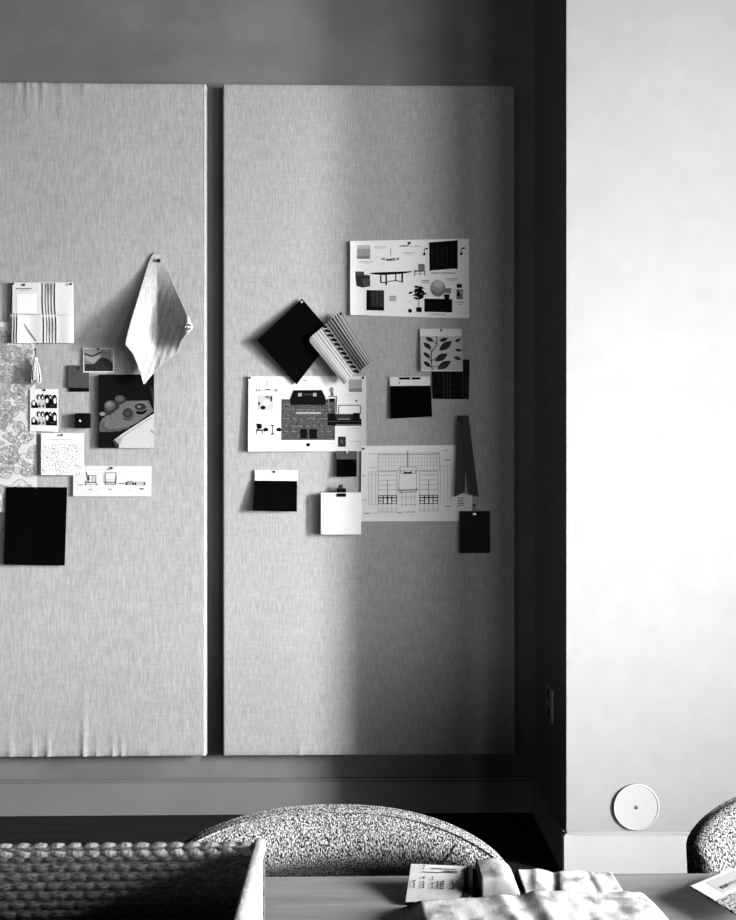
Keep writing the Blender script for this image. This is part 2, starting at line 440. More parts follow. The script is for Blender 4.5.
# card with two rows of small portraits
s = Sheet([(30, 389), (58.3, 389), (58.3, 432), (30, 431)], L2, lambda u, v: .002+.003*(1-u), mat='card')
for base, top in ((418-10, 397), (428, 413.5)):
    pass
for y0, hgt in ((408.4, 14), (425.7, 15)):
    s.poly([(31.5, y0), (31.5, y0-6), (34, y0-8.5), (37, y0-5), (38.5, y0)], 'ink', 1)
    s.poly([(46, y0), (45, y0-9), (49, y0-11), (53, y0-8.5), (56, y0-11), (57.2, y0-4), (57, y0)], 'ink', 1)
    for x, dy, rx, ry in ((33.8, 5.2, 1.9, 2.7), (38.8, 11, 2.0, 3.0), (42.5, 11.2, 1.8, 3), (46.8, 10, 2.4, 4), (50, 11.2, 1.8, 2.6), (54.5, 9.5, 2.3, 4.2)):
        s.ell(x, y0-dy, rx, ry, 'ink', 2)
    for x, dy, rx, ry in ((33.8, 4.8, 1.4, 2.2), (39.2, 10.4, 1.0, 2.2), (42.8, 10.6, .8, 1.6), (47, 7.6, 1.5, 2.5), (50.2, 11, .7, 1.2), (54.8, 7.6, 1.3, 3)):
        s.ell(x, y0-dy, rx, ry, 'card', 3)
    s.poly([(39, y0), (38.4, y0-6), (42, y0-8), (45, y0-5.5), (45.5, y0)], 'g5', 3)
    for x in (39.8, 43.2): s.ell(x, y0-2.2, .9, 1.6, 'g1', 4)
    s.line((50, y0-3), (55, y0-2.4), .6, 'g2', 4)
s.done('portrait_card', 'white card with two rows of tiny black and white head portraits', 'card')
pin(44.7, 390.3, L2-.004, 'small black pin at the top of the portrait card')

# white nubbly swatch on a card
t = thing('swatch_card', 'white card with a nubbly white fabric swatch, below the portrait card', 'fabric sample', P(62, 454, L2))
cw = lambda u, v: .004+.009*(1-u)*(.5+.5*v)
s = Sheet([(41, 433), (84, 433), (84, 475.5), (41, 475)], L2, cw, mat='card'); s.marks(52, 72, 439.4, 'g4', .5); s.done('card', parent=t)
Sheet([(41, 444), (82.6, 444), (82.6, 475.2), (41, 474.8)], L2-.004, lambda u, v: .004+.009*(1-u)*(.62+.38*v), .0025, 'texswatch', nu=20, nv=14).done('swatch', parent=t)['label'] = 'nubbly white fabric swatch'
pin(62, 435, L2-.011, 'small black pin at the top of the nubbly white swatch card')

# little black sample
t = thing('black_sample', 'tiny black square sample with a pale pin, left of the fruit picture', 'sample', P(82, 420, L2))
bm = bmesh.new(); a = P(75, 413.2, L2-.014); b = P(89.8, 428, L2-.014); box(bm, (a.x, L2-.020, b.z), (b.x, L2-.002, a.z), .001); link('sample_block', bm, 'ink', t)
pin(80, 420.8, L2-.019, 'pale pin in the middle of the tiny black sample', .0042, 'card')

# fruit photograph
FWp = lambda u, v: .002+.012*(1-u)**2
s = Sheet([(98.5, 374.5), (154, 374.5), (154, 448), (98.5, 448)], L1, FWp, mat='ink', nu=16)
s.poly([(99.2, 425), (102, 419), (125, 401), (148.5, 400.5), (153.5, 411), (137, 423), (120, 431), (99.2, 432)], 'gb', 1)
s.poly([(99.2, 425), (110, 418), (118, 419), (130, 428), (112, 432), (99.2, 432)], 'g2', 2)
s.poly([(99.2, 433), (120, 432), (114, 442), (112, 447.5), (99.2, 447.5)], 'ink', 2)
s.ell(102.8, 400.5, 4.6, 4.2, 'g2', 2); s.ell(120.3, 400.6, 5.9, 5.4, 'g1', 2); s.ell(119.5, 398.6, 4.6, 3.2, 'g2', 3)
s.ell(111.5, 408, 7.9, 7.8, 'g1', 4); s.ell(109.8, 405.6, 5.4, 5.0, 'g2', 5); s.ell(109.4, 404.4, 3.6, 3, 'gb', 6); s.ell(108.8, 403.6, 1.7, 1.3, 'g3', 7); s.ell(102.5, 414, 3, 2, 'g3', 3)
s.ell(117, 417, 6, 3, 'ink', 3); s.ell(127.5, 413.5, 6.9, 6.9, 'ink', 5); s.ell(127.7, 413.3, 6.2, 6.1, 'gb', 6); s.ell(127.8, 413.3, 5.4, 5.3, 'g1', 7)
for k in range(9): s.line((127.8, 413.3), (127.8+5*math.cos(k*.7), 413.3+5*math.sin(k*.7)), .35, 'g2', 8)
s.ell(140.5, 409.5, 6.5, 5.2, 'ink', 4); s.ell(140.5, 406.6, 6.8, 4.6, 'g3', 5); s.ell(140.5, 406.8, 6, 3.8, 'g1', 6); s.ell(139, 406.6, 1.6, 1.2, 'g3', 7)
s.poly([(112.5, 441), (122, 434), (137, 424), (154, 413.5), (154, 448), (116, 448)], 'g5', 9)
s.poly([(112.5, 441), (114.5, 440), (122, 448), (115.5, 448)], 'g1', 10); s.poly([(114.5, 440), (120, 436), (131, 448), (122, 448)], 'g4', 10)
s.poly([(137, 432), (139, 431), (152, 447.5), (146, 447.5)], 'g3', 10); s.poly([(128, 434), (130, 433), (139, 447.5), (134, 447.5)], 'g4', 10); s.poly([(140, 424), (154, 431), (154, 434), (139, 426)], 'g4', 10); s.line((116, 441), (152, 417), .8, 'g4', 10)
s.poly([(149, 384), (154, 391), (154, 408)], 'g1', 3)
s.done('fruit_picture', 'dark photograph of whole and cut citrus fruit on a board beside a cloth', 'picture')

# furniture drawing strip
s = Sheet([(73.3, 465.7), (151.6, 466), (151.2, 496.5), (73, 496.3)], L1, lambda u, v: .004*(1-u)+.002, mat='paper_dimmed')
s.frame_(88.4, 475.4, 95.8, 482.2, .45, 'g2'); s.line((86, 472), (88.5, 483), .9, 'g1'); s.line((88.6, 475), (89.2, 480), .8, 'ink'); s.line((92, 475.5), (92, 482), .4, 'g3'); s.line((94, 475.5), (94, 482), .4, 'g4')
s.line((85.3, 482.7), (97, 482.7), .5, 'g2'); s.line((85.3, 484.5), (97, 484.5), .4, 'g3')
for x in (85.6, 96.7): s.ell(x, 484.5, .8, .8, 'ink')
s.ell(86, 482, .8, .9, 'ink'); s.marks(78, 82.5, 484.6, 'g2', .9); s.marks(88.5, 92.5, 489.1, 'g3', .8); s.ell(90.7, 486.7, .5, .4, 'g3')
s.frame_(105.3, 472.6, 116, 484.6, .5, 'g1'); s.line((105, 482.2), (116, 482.2), .9, 'ink'); s.line((105, 483.7), (116, 483.7), .4, 'g2'); s.line((106, 479.8), (115, 479.8), .5, 'g3'); s.line((104, 474), (104, 483), .35, 'g4'); s.line((116, 476), (116, 483), .8, 'ink')
s.ell(105.4, 482.2, .9, .7, 'ink'); s.marks(108, 112, 489, 'g3', .8); s.marks(106.5, 110, 469.2, 'g1', .8)
s.marks(119, 124.5, 483, 'g1', .8); s.poly([(126, 484), (127.5, 481.8), (133, 481.6), (133.2, 484.8), (128, 485.2)], 'g4'); s.path([(126, 484), (127.5, 481.6), (133.4, 481.6)], .6, 'ink', 2)
for x in (126.6, 133.4, 135.7, 144.8): s.ell(x, 483.6, .7, 1.5, 'ink', 3)
s.frame_(135.5, 482, 145, 485, .45, 'g2'); s.line((135.5, 483.5), (145, 483.5), .5, 'g3'); s.marks(140, 144, 488.2, 'g1', 1.3); s.marks(129, 131.5, 489.6, 'g4', .6)
s.done('furniture_drawing', 'narrow white sheet of small chair and bench line drawings', 'drawing')
pin(111.8, 467.9, L1-.005, 'small black pin at the top of the furniture drawing sheet')

# black square swatch
s = Sheet([(6, 487), (67, 487.3), (64.5, 565.7), (3.5, 564.6)], L3, lambda u, v: .002+.012*v*(1-u)+.0015*math.sin(u*7+1)*v, .003, 'black', nu=20, nv=20)
s.done('hanging_swatch', 'large black fabric swatch at the left edge, lowest on the left pinboard', 'fabric sample')
pin(36, 488.2, L3-.004, 'tiny dark pin in the top edge of the large black swatch', .0035, 'g1')

# hanging linen
rows = [(253, 154, 157.5), (256, 151.5, 160.5), (262, 148.6, 164.5), (270, 146, 168.3), (280, 143, 172.3), (290, 140, 176.4), (300, 137, 181), (310, 134, 185.5), (320, 131, 190.3), (325, 129.6, 192.6), (328, 128.9, 193.6),
        (332, 127.8, 189.5), (336, 126.9, 185.2), (341, 125.8, 181.5), (345, 125.2, 180.2), (348, 128, 179.5), (352, 131.4, 178.4), (356, 133.8, 172.5), (360, 135.5, 166.8), (366, 137.8, 160.2), (372, 139.9, 154.8), (378, 141.8, 149.3), (384, 143.4, 145)]
def interp(y):
    for a, b in zip(rows, rows[1:]):
        if a[0] <= y <= b[0]:
            f = (y-a[0])/(b[0]-a[0]); return a[1]+(b[1]-a[1])*f, a[2]+(b[2]-a[2])*f
    return rows[-1][1:]
def hc(u, v):
    y = 253+131*v; a, b = interp(min(y, 383.9)); return (a+(b-a)*u, y)
def smooth(e0, e1, x):
    t = min(max((x-e0)/(e1-e0), 0), 1); return t*t*(3-2*t)
def hw(u, v):
    x, y = hc(u, v)
    A = .085*smooth(-.05, .55, v)
    fold = 157 - max(0, y-338)*.10
    k = smooth(.64, .78, v)
    left = max(0, fold-x)/30.0
    rr = max(0, x-fold)
    right = (rr/30.0 if rr < 31 else 1.033 - (rr-31)/10.0*.5)
    base = A*(.10 + (1.0*left**1.15 if left > 0 else 0)*(1-.45*k) + right*1.0*(1-.9*k)) + .004
    base += A*.30*k
    return base + .0010*math.sin(x*.9+y*.3)*v
t = thing('hanging_cloth', 'pale woven cloth hung by one corner, folded to a point on the left pinboard', 'cloth', P(158, 260, L1))
s = Sheet([(125, 253), (194, 253), (194, 384), (125, 384)], L1, hw, .002, 'hangcloth', nu=44, nv=70, tf=hc)
o = s.done('cloth', parent=t)
for f in o.data.polygons: f.use_smooth = True
bm = bmesh.new(); c = P(188.2, 327, L1-hw(.93, .565)-.002)
tube(bm, [c+Vector((.0095*math.cos(a), 0, .0095*math.sin(a))) for a in [2*PI*k/20 for k in range(20)]], .0030, 8, True); link('eyelet', bm, 'steel', t, True)
o['label'] = 'pale slubby woven cloth'
pin(158.7, 260.7, L1-.012, 'dark pin holding the top corner of the hanging cloth', .008)
pin(188.2, 327, L1-hw(.93, .565)-.002, 'pale pin inside the eyelet of the hanging cloth', .0045, 'card', .05)

# ------------------------------------------------------------------ right pinboard
# upper furniture sheet
uw = lambda u, v: .002+.016*abs(u-.62)*(1.0 if u < .62 else 1.3)
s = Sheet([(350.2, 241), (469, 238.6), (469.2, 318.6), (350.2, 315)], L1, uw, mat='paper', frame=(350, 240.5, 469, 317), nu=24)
s.rect(357, 245, 370, 249, 'g5'); s.rect(357, 249, 370, 253, 'g4'); s.rect(357, 253, 370, 256.5, 'g4', 2); s.rect(357, 256.5, 370, 259, 'g3')
s.marks(373.5, 386, 246.7, 'g4', .8); s.marks(375, 384, 248.2, 'g5', .6); s.marks(359, 373, 261.7, 'g4', .8); s.marks(363, 370, 263.3, 'g5', .6)
s.line((390.5, 249), (390.5, 257), .7, 'g3'); s.arc(390.5, 258, 8.5, 3, .2, PI-.2, .9, 'g3'); s.line((386, 260.6), (394.5, 259), 1.2, 'ink', 2)
for x in (382, 384, 387, 394, 397, 398.5): s.line((x, 258), (x, 260.5), .8, 'g2')
s.marks(399.5, 409, 246, 'g1', 1.1); s.ell(411.5, 247, .7, .6, 'g2'); s.marks(414, 420, 246.4, 'g4', .9); s.marks(401, 415, 253, 'g4', .8); s.marks(404, 411, 254.4, 'g5', .6)
s.poly([(355.2, 272), (363.5, 272), (364, 275.5), (369.8, 275.8), (370, 287), (362, 288.5), (356.4, 287), (355.2, 277)], 'g1')
s.rect(362.5, 279, 369.8, 287.3, 'g2', 2); s.poly([(355.2, 272), (363.4, 272), (363, 275.5), (355.8, 275.8)], 'g2', 2)
s.poly([(368.5, 274), (374, 273), (412, 271.6), (412, 272.6), (400, 274.5), (384, 275.6), (374, 275)], 'ink')
for x, y0, y1, w in ((380.6, 275, 283.5, 1.4), (386, 275, 285.8, 1.6), (395.6, 274.5, 282, 1.2), (402, 274, 283, 1.8)): s.line((x, y0), (x, y1), w, 'ink')
s.path([(380, 283), (385, 283.2), (390, 281.8), (396, 281), (402, 282.6)], .9, 'ink')
s.rect(366.3, 291, 383.9, 311.6, 'g1'); s.rect(366.3, 291, 370.5, 311.6, 'ink', 2); s.rect(366.3, 308.2, 383.9, 311.6, 'ink', 2)
for k in range(3): s.line((373+4*k, 292), (373+4*k, 307), .5, 'g2', 3)
s.rect(389, 296.3, 396, 302, 'g5'); s.line((389, 297.8), (396, 297.8), .5, 'g4', 2); s.line((389, 300), (396, 300), .5, 'g4', 2)
s.ell(409.8, 311, 2, 2, 'ink')
# wall lamps
for x, dx in ((424.2, 2.4), (461.2, 2.6)):
    s.line((x, 250), (x, 254), .7, 'ink'); s.line((x, 250), (x+dx, 249.6), .8, 'ink'); s.ell(x+dx, 249.6, 1.2, 1, 'ink'); s.poly([(x-1.6, 256), (x+1.6, 256), (x+.8, 253.4), (x-.8, 253.4)], 'ink')
s.poly([(429, 243.4), (457.8, 241.8), (457.6, 270), (455, 269.2), (443, 270), (431, 271), (429.4, 272)], 'ink')
for k in range(5): s.line((432+5*k, 246), (432+5*k, 266), .5, 'g1', 2)
s.rect(418, 264.5, 424.6, 270.8, 'g3'); s.line((418, 266.6), (424.6, 266.6), .6, 'g2', 2); s.poly([(414, 271), (424.8, 270.6), (424.8, 272), (414, 272.4)], 'g2')
for x in (414.6, 420, 424.4): s.line((x, 270), (x, 276), .9, 'g2')
s.line((414, 274.4), (424.6, 274), .6, 'g3'); s.marks(431, 455, 272.9, 'g3', 1.1); s.marks(446, 458, 278.6, 'g4', 1); s.marks(448, 455, 280.2, 'g4', .7); s.marks(421.5, 429.5, 280.5, 'g3', 1.2); s.marks(421.5, 429.5, 282.5, 'g4', 1)
s.ell(437.6, 288.4, 7.6, 8.2, 'g3', 1); s.ell(437.4, 286.4, 6.6, 6, 'g4', 2); s.ell(438.5, 284.2, 5, 3.6, 'g5', 3)
s.rect(444.5, 288.2, 451, 293, 'g3', 2); s.poly([(443.4, 294), (449.8, 294), (448.8, 299), (444.6, 299)], 'ink', 3)
s.rect(424.2, 298.6, 452, 311.6, 'ink', 1); s.marks(431, 446, 313.5, 'g4', .9)
for k in range(46): s.ell(418.6+R.gauss(0, 3.0), 293.4+R.gauss(0, 3.0), R.uniform(1.4, 3), R.uniform(.6, 1.2), 'ink', 1, 8, R.uniform(-.7, .7))
s.line((418.6, 299), (418.6, 308), .6, 'g2'); s.rect(416, 307.3, 421.6, 312, 'ink')
s.rect(456.6, 284, 461.8, 287.6, 'ink'); s.rect(456.2, 289.2, 462.8, 298.8, 'g3'); s.ell(458.4, 294, 1.5, 2.4, 'ink', 2); s.ell(461, 292, 1, 1.6, 'g5', 2); s.marks(454.5, 464, 301, 'g4', .9); s.marks(457.5, 462, 303.2, 'g4', .8)
s.done('design_sheet', 'white sheet of printed furniture pictures with a table and plant, highest on right pinboard', 'design sheet', group='printed design sheets')
pin(409.4, 243.2, L1-.005, 'small black pin in the top edge of the higher design sheet', .0055)

# lower furniture sheet
lw = lambda u, v: .003+.014*(1-u)**2*(.3+.7*v)
s = Sheet([(248.4, 376.2), (366.2, 376.2), (366.3, 451.4), (248, 451.5)], L1, lw, mat='paper_dimmed', nu=24)
s.line((267, 380), (267, 387), .5, 'g4'); s.path([(255.5, 390), (258, 391), (263, 390.6), (267, 389.4), (272, 390.6), (276.5, 391)], .6, 'g4'); s.line((264.5, 389.6), (270, 389.4), .9, 'ink')
for x in (256, 258.8, 275, 276.5): s.line((x, 389), (x, 391.4), .8, 'g2')
s.marks(274, 288, 382, 'g5', .7)
s.rect(258.2, 395.2, 273, 410.5, 'g5'); s.ell(262.8, 407.6, 2.6, 1.9, 'ink', 2); s.ell(259, 403.5, 1, 1.6, 'g1', 2); s.ell(271, 398.8, .9, 3, 'ink', 2); s.ell(267, 397, 2.6, .8, 'g2', 2); s.ell(266, 403, 3.4, 2.4, 'paper_dimmed', 2); s.line((272, 396), (268, 399), .6, 'g2', 2)
s.marks(256.5, 266.5, 416.6, 'g5', .8)
def lounge(x, m):
    q = lambda a: x+m*a
    s.poly([(q(0), 423.5), (q(5.6), 424), (q(6), 428), (q(1.4), 429.5)], 'ink'); s.rect(min(q(0), q(7)), 429.4, max(q(0), q(7)), 431, 'g1')
    for a in (.5, 6.4): s.line((q(a), 430), (q(a+.3), 434.4), .7, 'g2')
    s.poly([(q(7), 429), (q(9.6), 427.4), (q(12.2), 428.6), (q(12), 431), (q(8), 431.6)], 'ink')
lounge(256, 1); lounge(288.6, -1)
s.line((270.5, 425.4), (274.2, 425.4), .9, 'ink'); s.line((272.4, 425.4), (272.4, 433.4), .8, 'ink'); s.ell(272.4, 434, 1.8, .7, 'ink')
s.rect(281.4, 399.2, 335, 440, 'rug'); 
for y in (404, 409.5, 418.4, 425.5, 431): 
    for k in range(7): s.rect(283+7*k+R.uniform(0, 3), y, 287+7*k+R.uniform(0, 3), y+.7, 'g3', 2)
s.rect(296, 412, 321, 414, 'g4', 3)
s.poly([(290.3, 404.8), (290, 399.5), (293.4, 390.2), (321.8, 390), (325.2, 397), (326.2, 404.8)], 'ink', 4)
s.rect(298, 393, 301.6, 396.4, 'g4', 5); s.rect(302.6, 393.4, 312.2, 395.6, 'g1', 5); s.rect(313, 393, 316.4, 396.4, 'g4', 5)
for a, b in ((300.3, 307.2), (309.2, 317.2)): s.rect(a, 429, b, 438.6, 'ink', 4)
s.ell(308.2, 444.8, 1.9, 1.8, 'ink'); s.marks(303, 306.5, 380.2, 'g1', .8); s.marks(303, 318, 385, 'g5', .7); s.marks(283, 296, 444, 'g5', .7); s.marks(321, 334, 443, 'g5', .7)
s.path([(328.6, 396.4), (336.5, 396.4), (336.2, 413)], 1, 'g2', 3); s.path([(328.8, 398), (328.8, 412)], .6, 'g3', 3); s.rect(329.4, 398.5, 334.6, 402, 'ink', 2); s.ell(331.4, 390, 2.2, 3, 'g3'); s.ell(332, 394, 1.5, 2, 'g2')
s.rect(349, 379.4, 362, 383.5, 'g4'); s.rect(349, 383.5, 362, 388.5, 'g4', 2); s.rect(349, 388.5, 362, 392, 'g3')
s.marks(342, 356, 394.7, 'g5', .7); s.ell(356.4, 400.9, .9, 1.1, 'ink')
s.path([(338.6, 414), (338.8, 405.4), (359.4, 405.2), (360.8, 407), (360.6, 414)], .9, 'g2', 2)
s.rect(328, 413.5, 335.8, 419, 'ink', 4); s.rect(335.8, 414, 353, 419, 'g1', 4); s.rect(353, 413, 360, 419, 'ink', 4); s.rect(327.5, 418.6, 361.6, 425.8, 'ink', 3); s.line((338, 419.2), (350, 419.2), .8, 'g4', 5); s.line((328, 421.4), (361, 421.4), .5, 'g2', 5); s.line((336, 424.6), (361.6, 424.6), .5, 'g3', 5)
s.arc(353.5, 429, 7, 3, 0, PI, .5, 'g5'); s.marks(347, 360, 428, 'g5', .8)
s.rect(338.2, 436.6, 345.8, 446.8, 'g1'); s.ell(342, 441.6, 1.6, 2.2, 'g2', 2); s.marks(349.5, 361, 441, 'g4', .8)
s.done('design_sheet', 'white sheet of printed furniture pictures with a dark patterned rug, below the black diamond swatch', 'design sheet', group='printed design sheets')
pin(249.8, 377.8, L1-.016, 'small black pin at the top left of the lower design sheet')
pin(363.2, 377.6, L1-.004, 'small black pin at the top right of the lower design sheet', .0045)

# black diamond swatch
s = Sheet([(302, 298.6), (334, 336), (296.4, 384.6), (256.8, 340.3)], L3, lambda u, v: .004+.022*v*(1-u)+.006*u*v, .003, 'black', nu=20, nv=20)
s.done('hanging_swatch', 'black fabric swatch hung by a corner as a diamond, right pinboard', 'fabric sample')
pin(301.6, 302, L3-.007, 'pale pin in the top corner of the black diamond swatch', .0045, 'g5')

# striped folded fabric with knotted trim
t = thing('hanging_fabric', 'grey and white striped fabric with a knotted trim overlapping the black diamond swatch', 'fabric sample', P(340, 345, L4))
def sw(u, v):
    b = .014+.024*math.exp(-((u-.12)/.25)**2)*(.5+.5*v) + .02*math.exp(-((u-.78)/.2)**2)*(.35+.65*v)
    return b
def stf(u, v):
    a, b, c, d = (307.5, 339.5), (340.5, 311.8), (371.4, 361.2), (343.8, 384.4)
    x = (a[0]*(1-u)+b[0]*u)*(1-v) + (d[0]*(1-u)+c[0]*u)*v; y = (a[1]*(1-u)+b[1]*u)*(1-v) + (d[1]*(1-u)+c[1]*u)*v
    if u > .5: x -= 1.5*math.sin((u-.5)*2*PI)*(1-v); 
    rnd = .10
    if u < rnd and v < rnd: x += (rnd-u)*18*(rnd-v)/rnd; y += (rnd-v)*10*(rnd-u)/rnd
    return x, y+1.2*math.sin(v*PI)*(u-.5)
s = Sheet([(0, 0), (1, 0), (1, 1), (0, 1)], L4, sw, .002, 'stripes', frame=(0, 0, 1, 1), nu=40, nv=24, tf=stf)
def strip(u0, u1, mat, l=1, w=0):
    for k in range(14):
        a, b = k/14, (k+1)/14
        s.poly([(u0+w*math.sin(a*9), a), (u1+w*math.sin(a*9), a), (u1+w*math.sin(b*9), b), (u0+w*math.sin(b*9), b)], mat, l)
for u0, u1, g in ((.05, .075, 'g4'), (.11, .14, 'g4'), (.18, .215, 'g4'), (.25, .29, 'g3'), (.33, .365, 'g3'), (.40, .44, 'g3'),
                  (.52, .57, 'g3'), (.595, .655, 'g2'), (.675, .735, 'g2'), (.755, .81, 'g1'), (.83, .88, 'g2'), (.90, .935, 'g2'), (.95, .97, 'g3'), (.985, 1.0, 'g1')): strip(u0, u1, g)
s.done('fabric', parent=t)
bm = bmesh.new()
for k in range(11):
    v = .02+.95*k/10
    for du in (-.022, .022):
        c = s.at(.505+du, v+du*.9, .0035)
        r = bmesh.ops.create_icosphere(bm, subdivisions=1, radius=.0062); bmesh.ops.translate(bm, verts=r['verts'], vec=c)
link('knotted_trim', bm, 'ink', t, True)['label'] = 'dark knotted trim'
s2 = Sheet([(0, 0), (1, 0), (1, 1), (0, 1)], L4, lambda u, v: sw(u, v)+.002, .001, 'g1', frame=(0, 0, 1, 1), nu=4, nv=2, tf=lambda u, v: stf(.10+.07*u, .965+.035*v)); s2.done('bound_corner', parent=t)['label'] = 'black bound corner'
pin(341, 313.8, L4-.03, 'dark pin in the top corner of the striped trimmed fabric', .0052, 'g1', .02)

# dark plaid behind the leaf print
s = Sheet([(431.5, 359.5), (469.5, 359.5), (468.8, 399.2), (432.5, 398.8)], L1, lambda u, v: .003*v, .002, 'plaid')
for x in (443.5, 447, 450): s.line((x, 360), (x, 398.6), 1.4, 'g1')
for x in (463, 466.5): s.line((x, 360), (x, 398.6), 1.8, 'g1')
for y in (384, 391): s.line((433, y), (468.5, y), .35, 'g1', 2)
s.done('hanging_swatch', 'dark plaid fabric swatch half hidden behind the leaf print swatch', 'fabric sample')
# leaf print
t = thing('leaf_print_swatch', 'square swatch with dark leaf print on grey under a white header strip', 'fabric sample', P(441, 350, L2))
lf = lambda u, v: .003+.010*(1-u)*v
s = Sheet([(419.8, 328.8), (461.9, 328.8), (462.9, 371.3), (420.6, 371.3)], L2, lf, mat='card'); s.done('card', parent=t)
s = Sheet([(420.4, 336), (462.1, 336), (462.5, 370.2), (421.2, 370.2)], L2-.0022, lambda u, v: .003+.010*(1-u)*(.17+.83*v),   .0015, 'g5', frame=(420.6, 336, 462.4, 370.2))
def pl(cx, cy, L, a, w=.22, l=2):
    ca, sa = math.cos(a), math.sin(a)
    pts = [(cx+x*ca-y*sa, cy+x*sa+y*ca) for x, y in [(L*k/8, -w*L*math.sin(PI*k/8)**.9) for k in range(9)] + [(L*k/8, w*L*math.sin(PI*k/8)**.9) for k in range(7, 0, -1)]]
    s.poly(pts, 'g1', l)
s.path([(437, 336.5), (437, 345), (431, 352), (431, 363), (432, 369.5)], .9, 'g1', 2)
for x, y, L, a in ((434, 341.5, 9.5, PI+.45), (431.6, 349, 10.5, PI+.65), (430, 358, 9, PI+.7), (430.6, 367, 9.5, PI+.65), (439.5, 341, 9, -.3), (439, 350.5, 16, -.62), (434.5, 361, 15, -.5), (437, 369, 16, -.52)): pl(x, y, L, a)
for x, y, L, a in ((455, 342, 7, -.5), (455, 349.5, 7, .2), (453.5, 357, 8.4, .3), (450, 369, 9, -.1)): pl(x, y, L, a, .2)
for a, b in (((433, 341), (437, 344)), ((431, 351), (428, 348)), ((431, 362), (428, 358)), ((432, 368), (427, 364)), ((431, 361), (436, 358)), ((433, 367), (438, 366))): s.line(a, b, .7, 'g1', 2)
s.done('fabric', parent=t)['label'] = 'grey fabric with dark leaf print'
pin(441.2, 330.4, L2-.006, 'small black pin in the header of the leaf print swatch', .0045)
# black swatch with dark clip mark
def headed(cat, label, top, fab, Y, warp, mat='black', hmat='card', fmarks=None, pinlab=None, pinpos=None, pinmat='pin'):
    t = thing('hanging_swatch', label, cat, P((top[0][0]+top[1][0])/2, top[0][1], Y), 'black swatches with header cards')
    s = Sheet(top, Y, lambda u, v: .003, .001, hmat)
    if fmarks: fmarks(s)
    s.done('header_card', parent=t)
    Sheet(fab, Y-.0022, warp, .003, mat, nu=14, nv=14).done('fabric', parent=t)
    if pinlab: pin(*pinpos, Y-.004, pinlab, .0048, pinmat)
headed('fabric sample', 'black swatch under a white header card, left of the dark plaid swatch',
       [(389.8, 377), (429.8, 376.6), (430.6, 390), (390, 390)], [(390, 386), (430.6, 385.6), (432.3, 416.6), (390.4, 418.8)], L2, lambda u, v: .003+.004*v, 
       fmarks=lambda s: (s.rect(399, 377.2, 421, 379.4, 'ink'), s.ell(399.5, 382.6, .5, 1.1, 'g1')),
       pinlab='pale pin in the header of the black swatch beside the plaid', pinpos=(410.6, 378.6), pinmat='g5')
headed('fabric sample', 'black swatch under a white header card, left of the white tile',
       [(255, 470), (298, 470.2), (297.4, 484), (254.6, 484)], [(254.6, 480.6), (297.2, 481), (296.8, 511.6), (252.6, 510.8)], L2, lambda u, v: .003+.014*v*(1-u)+.004*v,
       pinlab='small black pin in the header of the black swatch left of the white tile', pinpos=(274.2, 471.8))
headed('fabric sample', 'small black swatch under a dark grey header, above the white tile',
       [(336, 451), (357, 451), (356.8, 460), (336.2, 460)], [(336.6, 459.3), (356.6, 459.3), (356.8, 476.8), (336.4, 476.8)], L3, lambda u, v: .003+.003*v, hmat='slate',
       pinlab='tiny pale pin in the dark header above the white tile', pinpos=(347, 452.2), pinmat='g5')
# cabinetry elevation drawing
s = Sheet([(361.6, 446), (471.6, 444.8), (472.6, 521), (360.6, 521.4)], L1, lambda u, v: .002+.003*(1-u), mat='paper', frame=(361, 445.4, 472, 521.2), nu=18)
G = 'g4'
s.frame_(377.6, 453, 439.6, 470.5, .5, 'g4'); s.line((377.6, 454.4), (439.6, 454.4), .6, 'g3')
for y in (458, 462, 465.5): s.line((378, y), (439, y), .35, 'g5')
for k in range(20): s.line((379.5+3*k, 454.5), (379.5+3*k, 470), .35, 'g5')
s.line((407.6, 450.8), (407.6, 467), .9, 'g2', 2); s.marks(368.6, 376, 453, 'g3', .6); s.line((368.4, 467), (376, 467), .4, 'g4')
s.frame_(399, 467, 416.5, 491, .5, 'g4'); s.path([(400.4, 470), (400.4, 473.4), (415.4, 473.4), (415.4, 470)], .6, 'g3', 2)
s.poly([(403.6, 471), (406, 472), (409, 472), (411.6, 471), (411.6, 473.4), (403.6, 473.6)], 'ink', 3)
s.line((397.5, 490.2), (418, 489.4), .9, 'g2', 2); s.line((399, 492.4), (417, 491.8), .6, 'g3', 2); s.line((397.4, 487), (402, 494), .6, 'g3', 2)
for y in (497, 504.5): s.line((399, y), (417, y), .45, 'g4')
for x in (402, 406, 411, 414.6): s.line((x, 492), (x, 507), .45, 'g4')
s.path([(370, 471.5), (378, 471.5)], .4, 'g4'); 
for x in (368.6, 371.6, 375.6): s.line((x, 471), (x, 504), .4, 'g4')
for x in (440.6, 444, 447.5, 450.8): s.line((x, 466), (x, 504), .4, 'g4')
for y in (474.4, 504.6): s.line((368.4, y), (378, y), .35, 'g4')
s.line((439.6, 466), (451, 466), .4, 'g4')
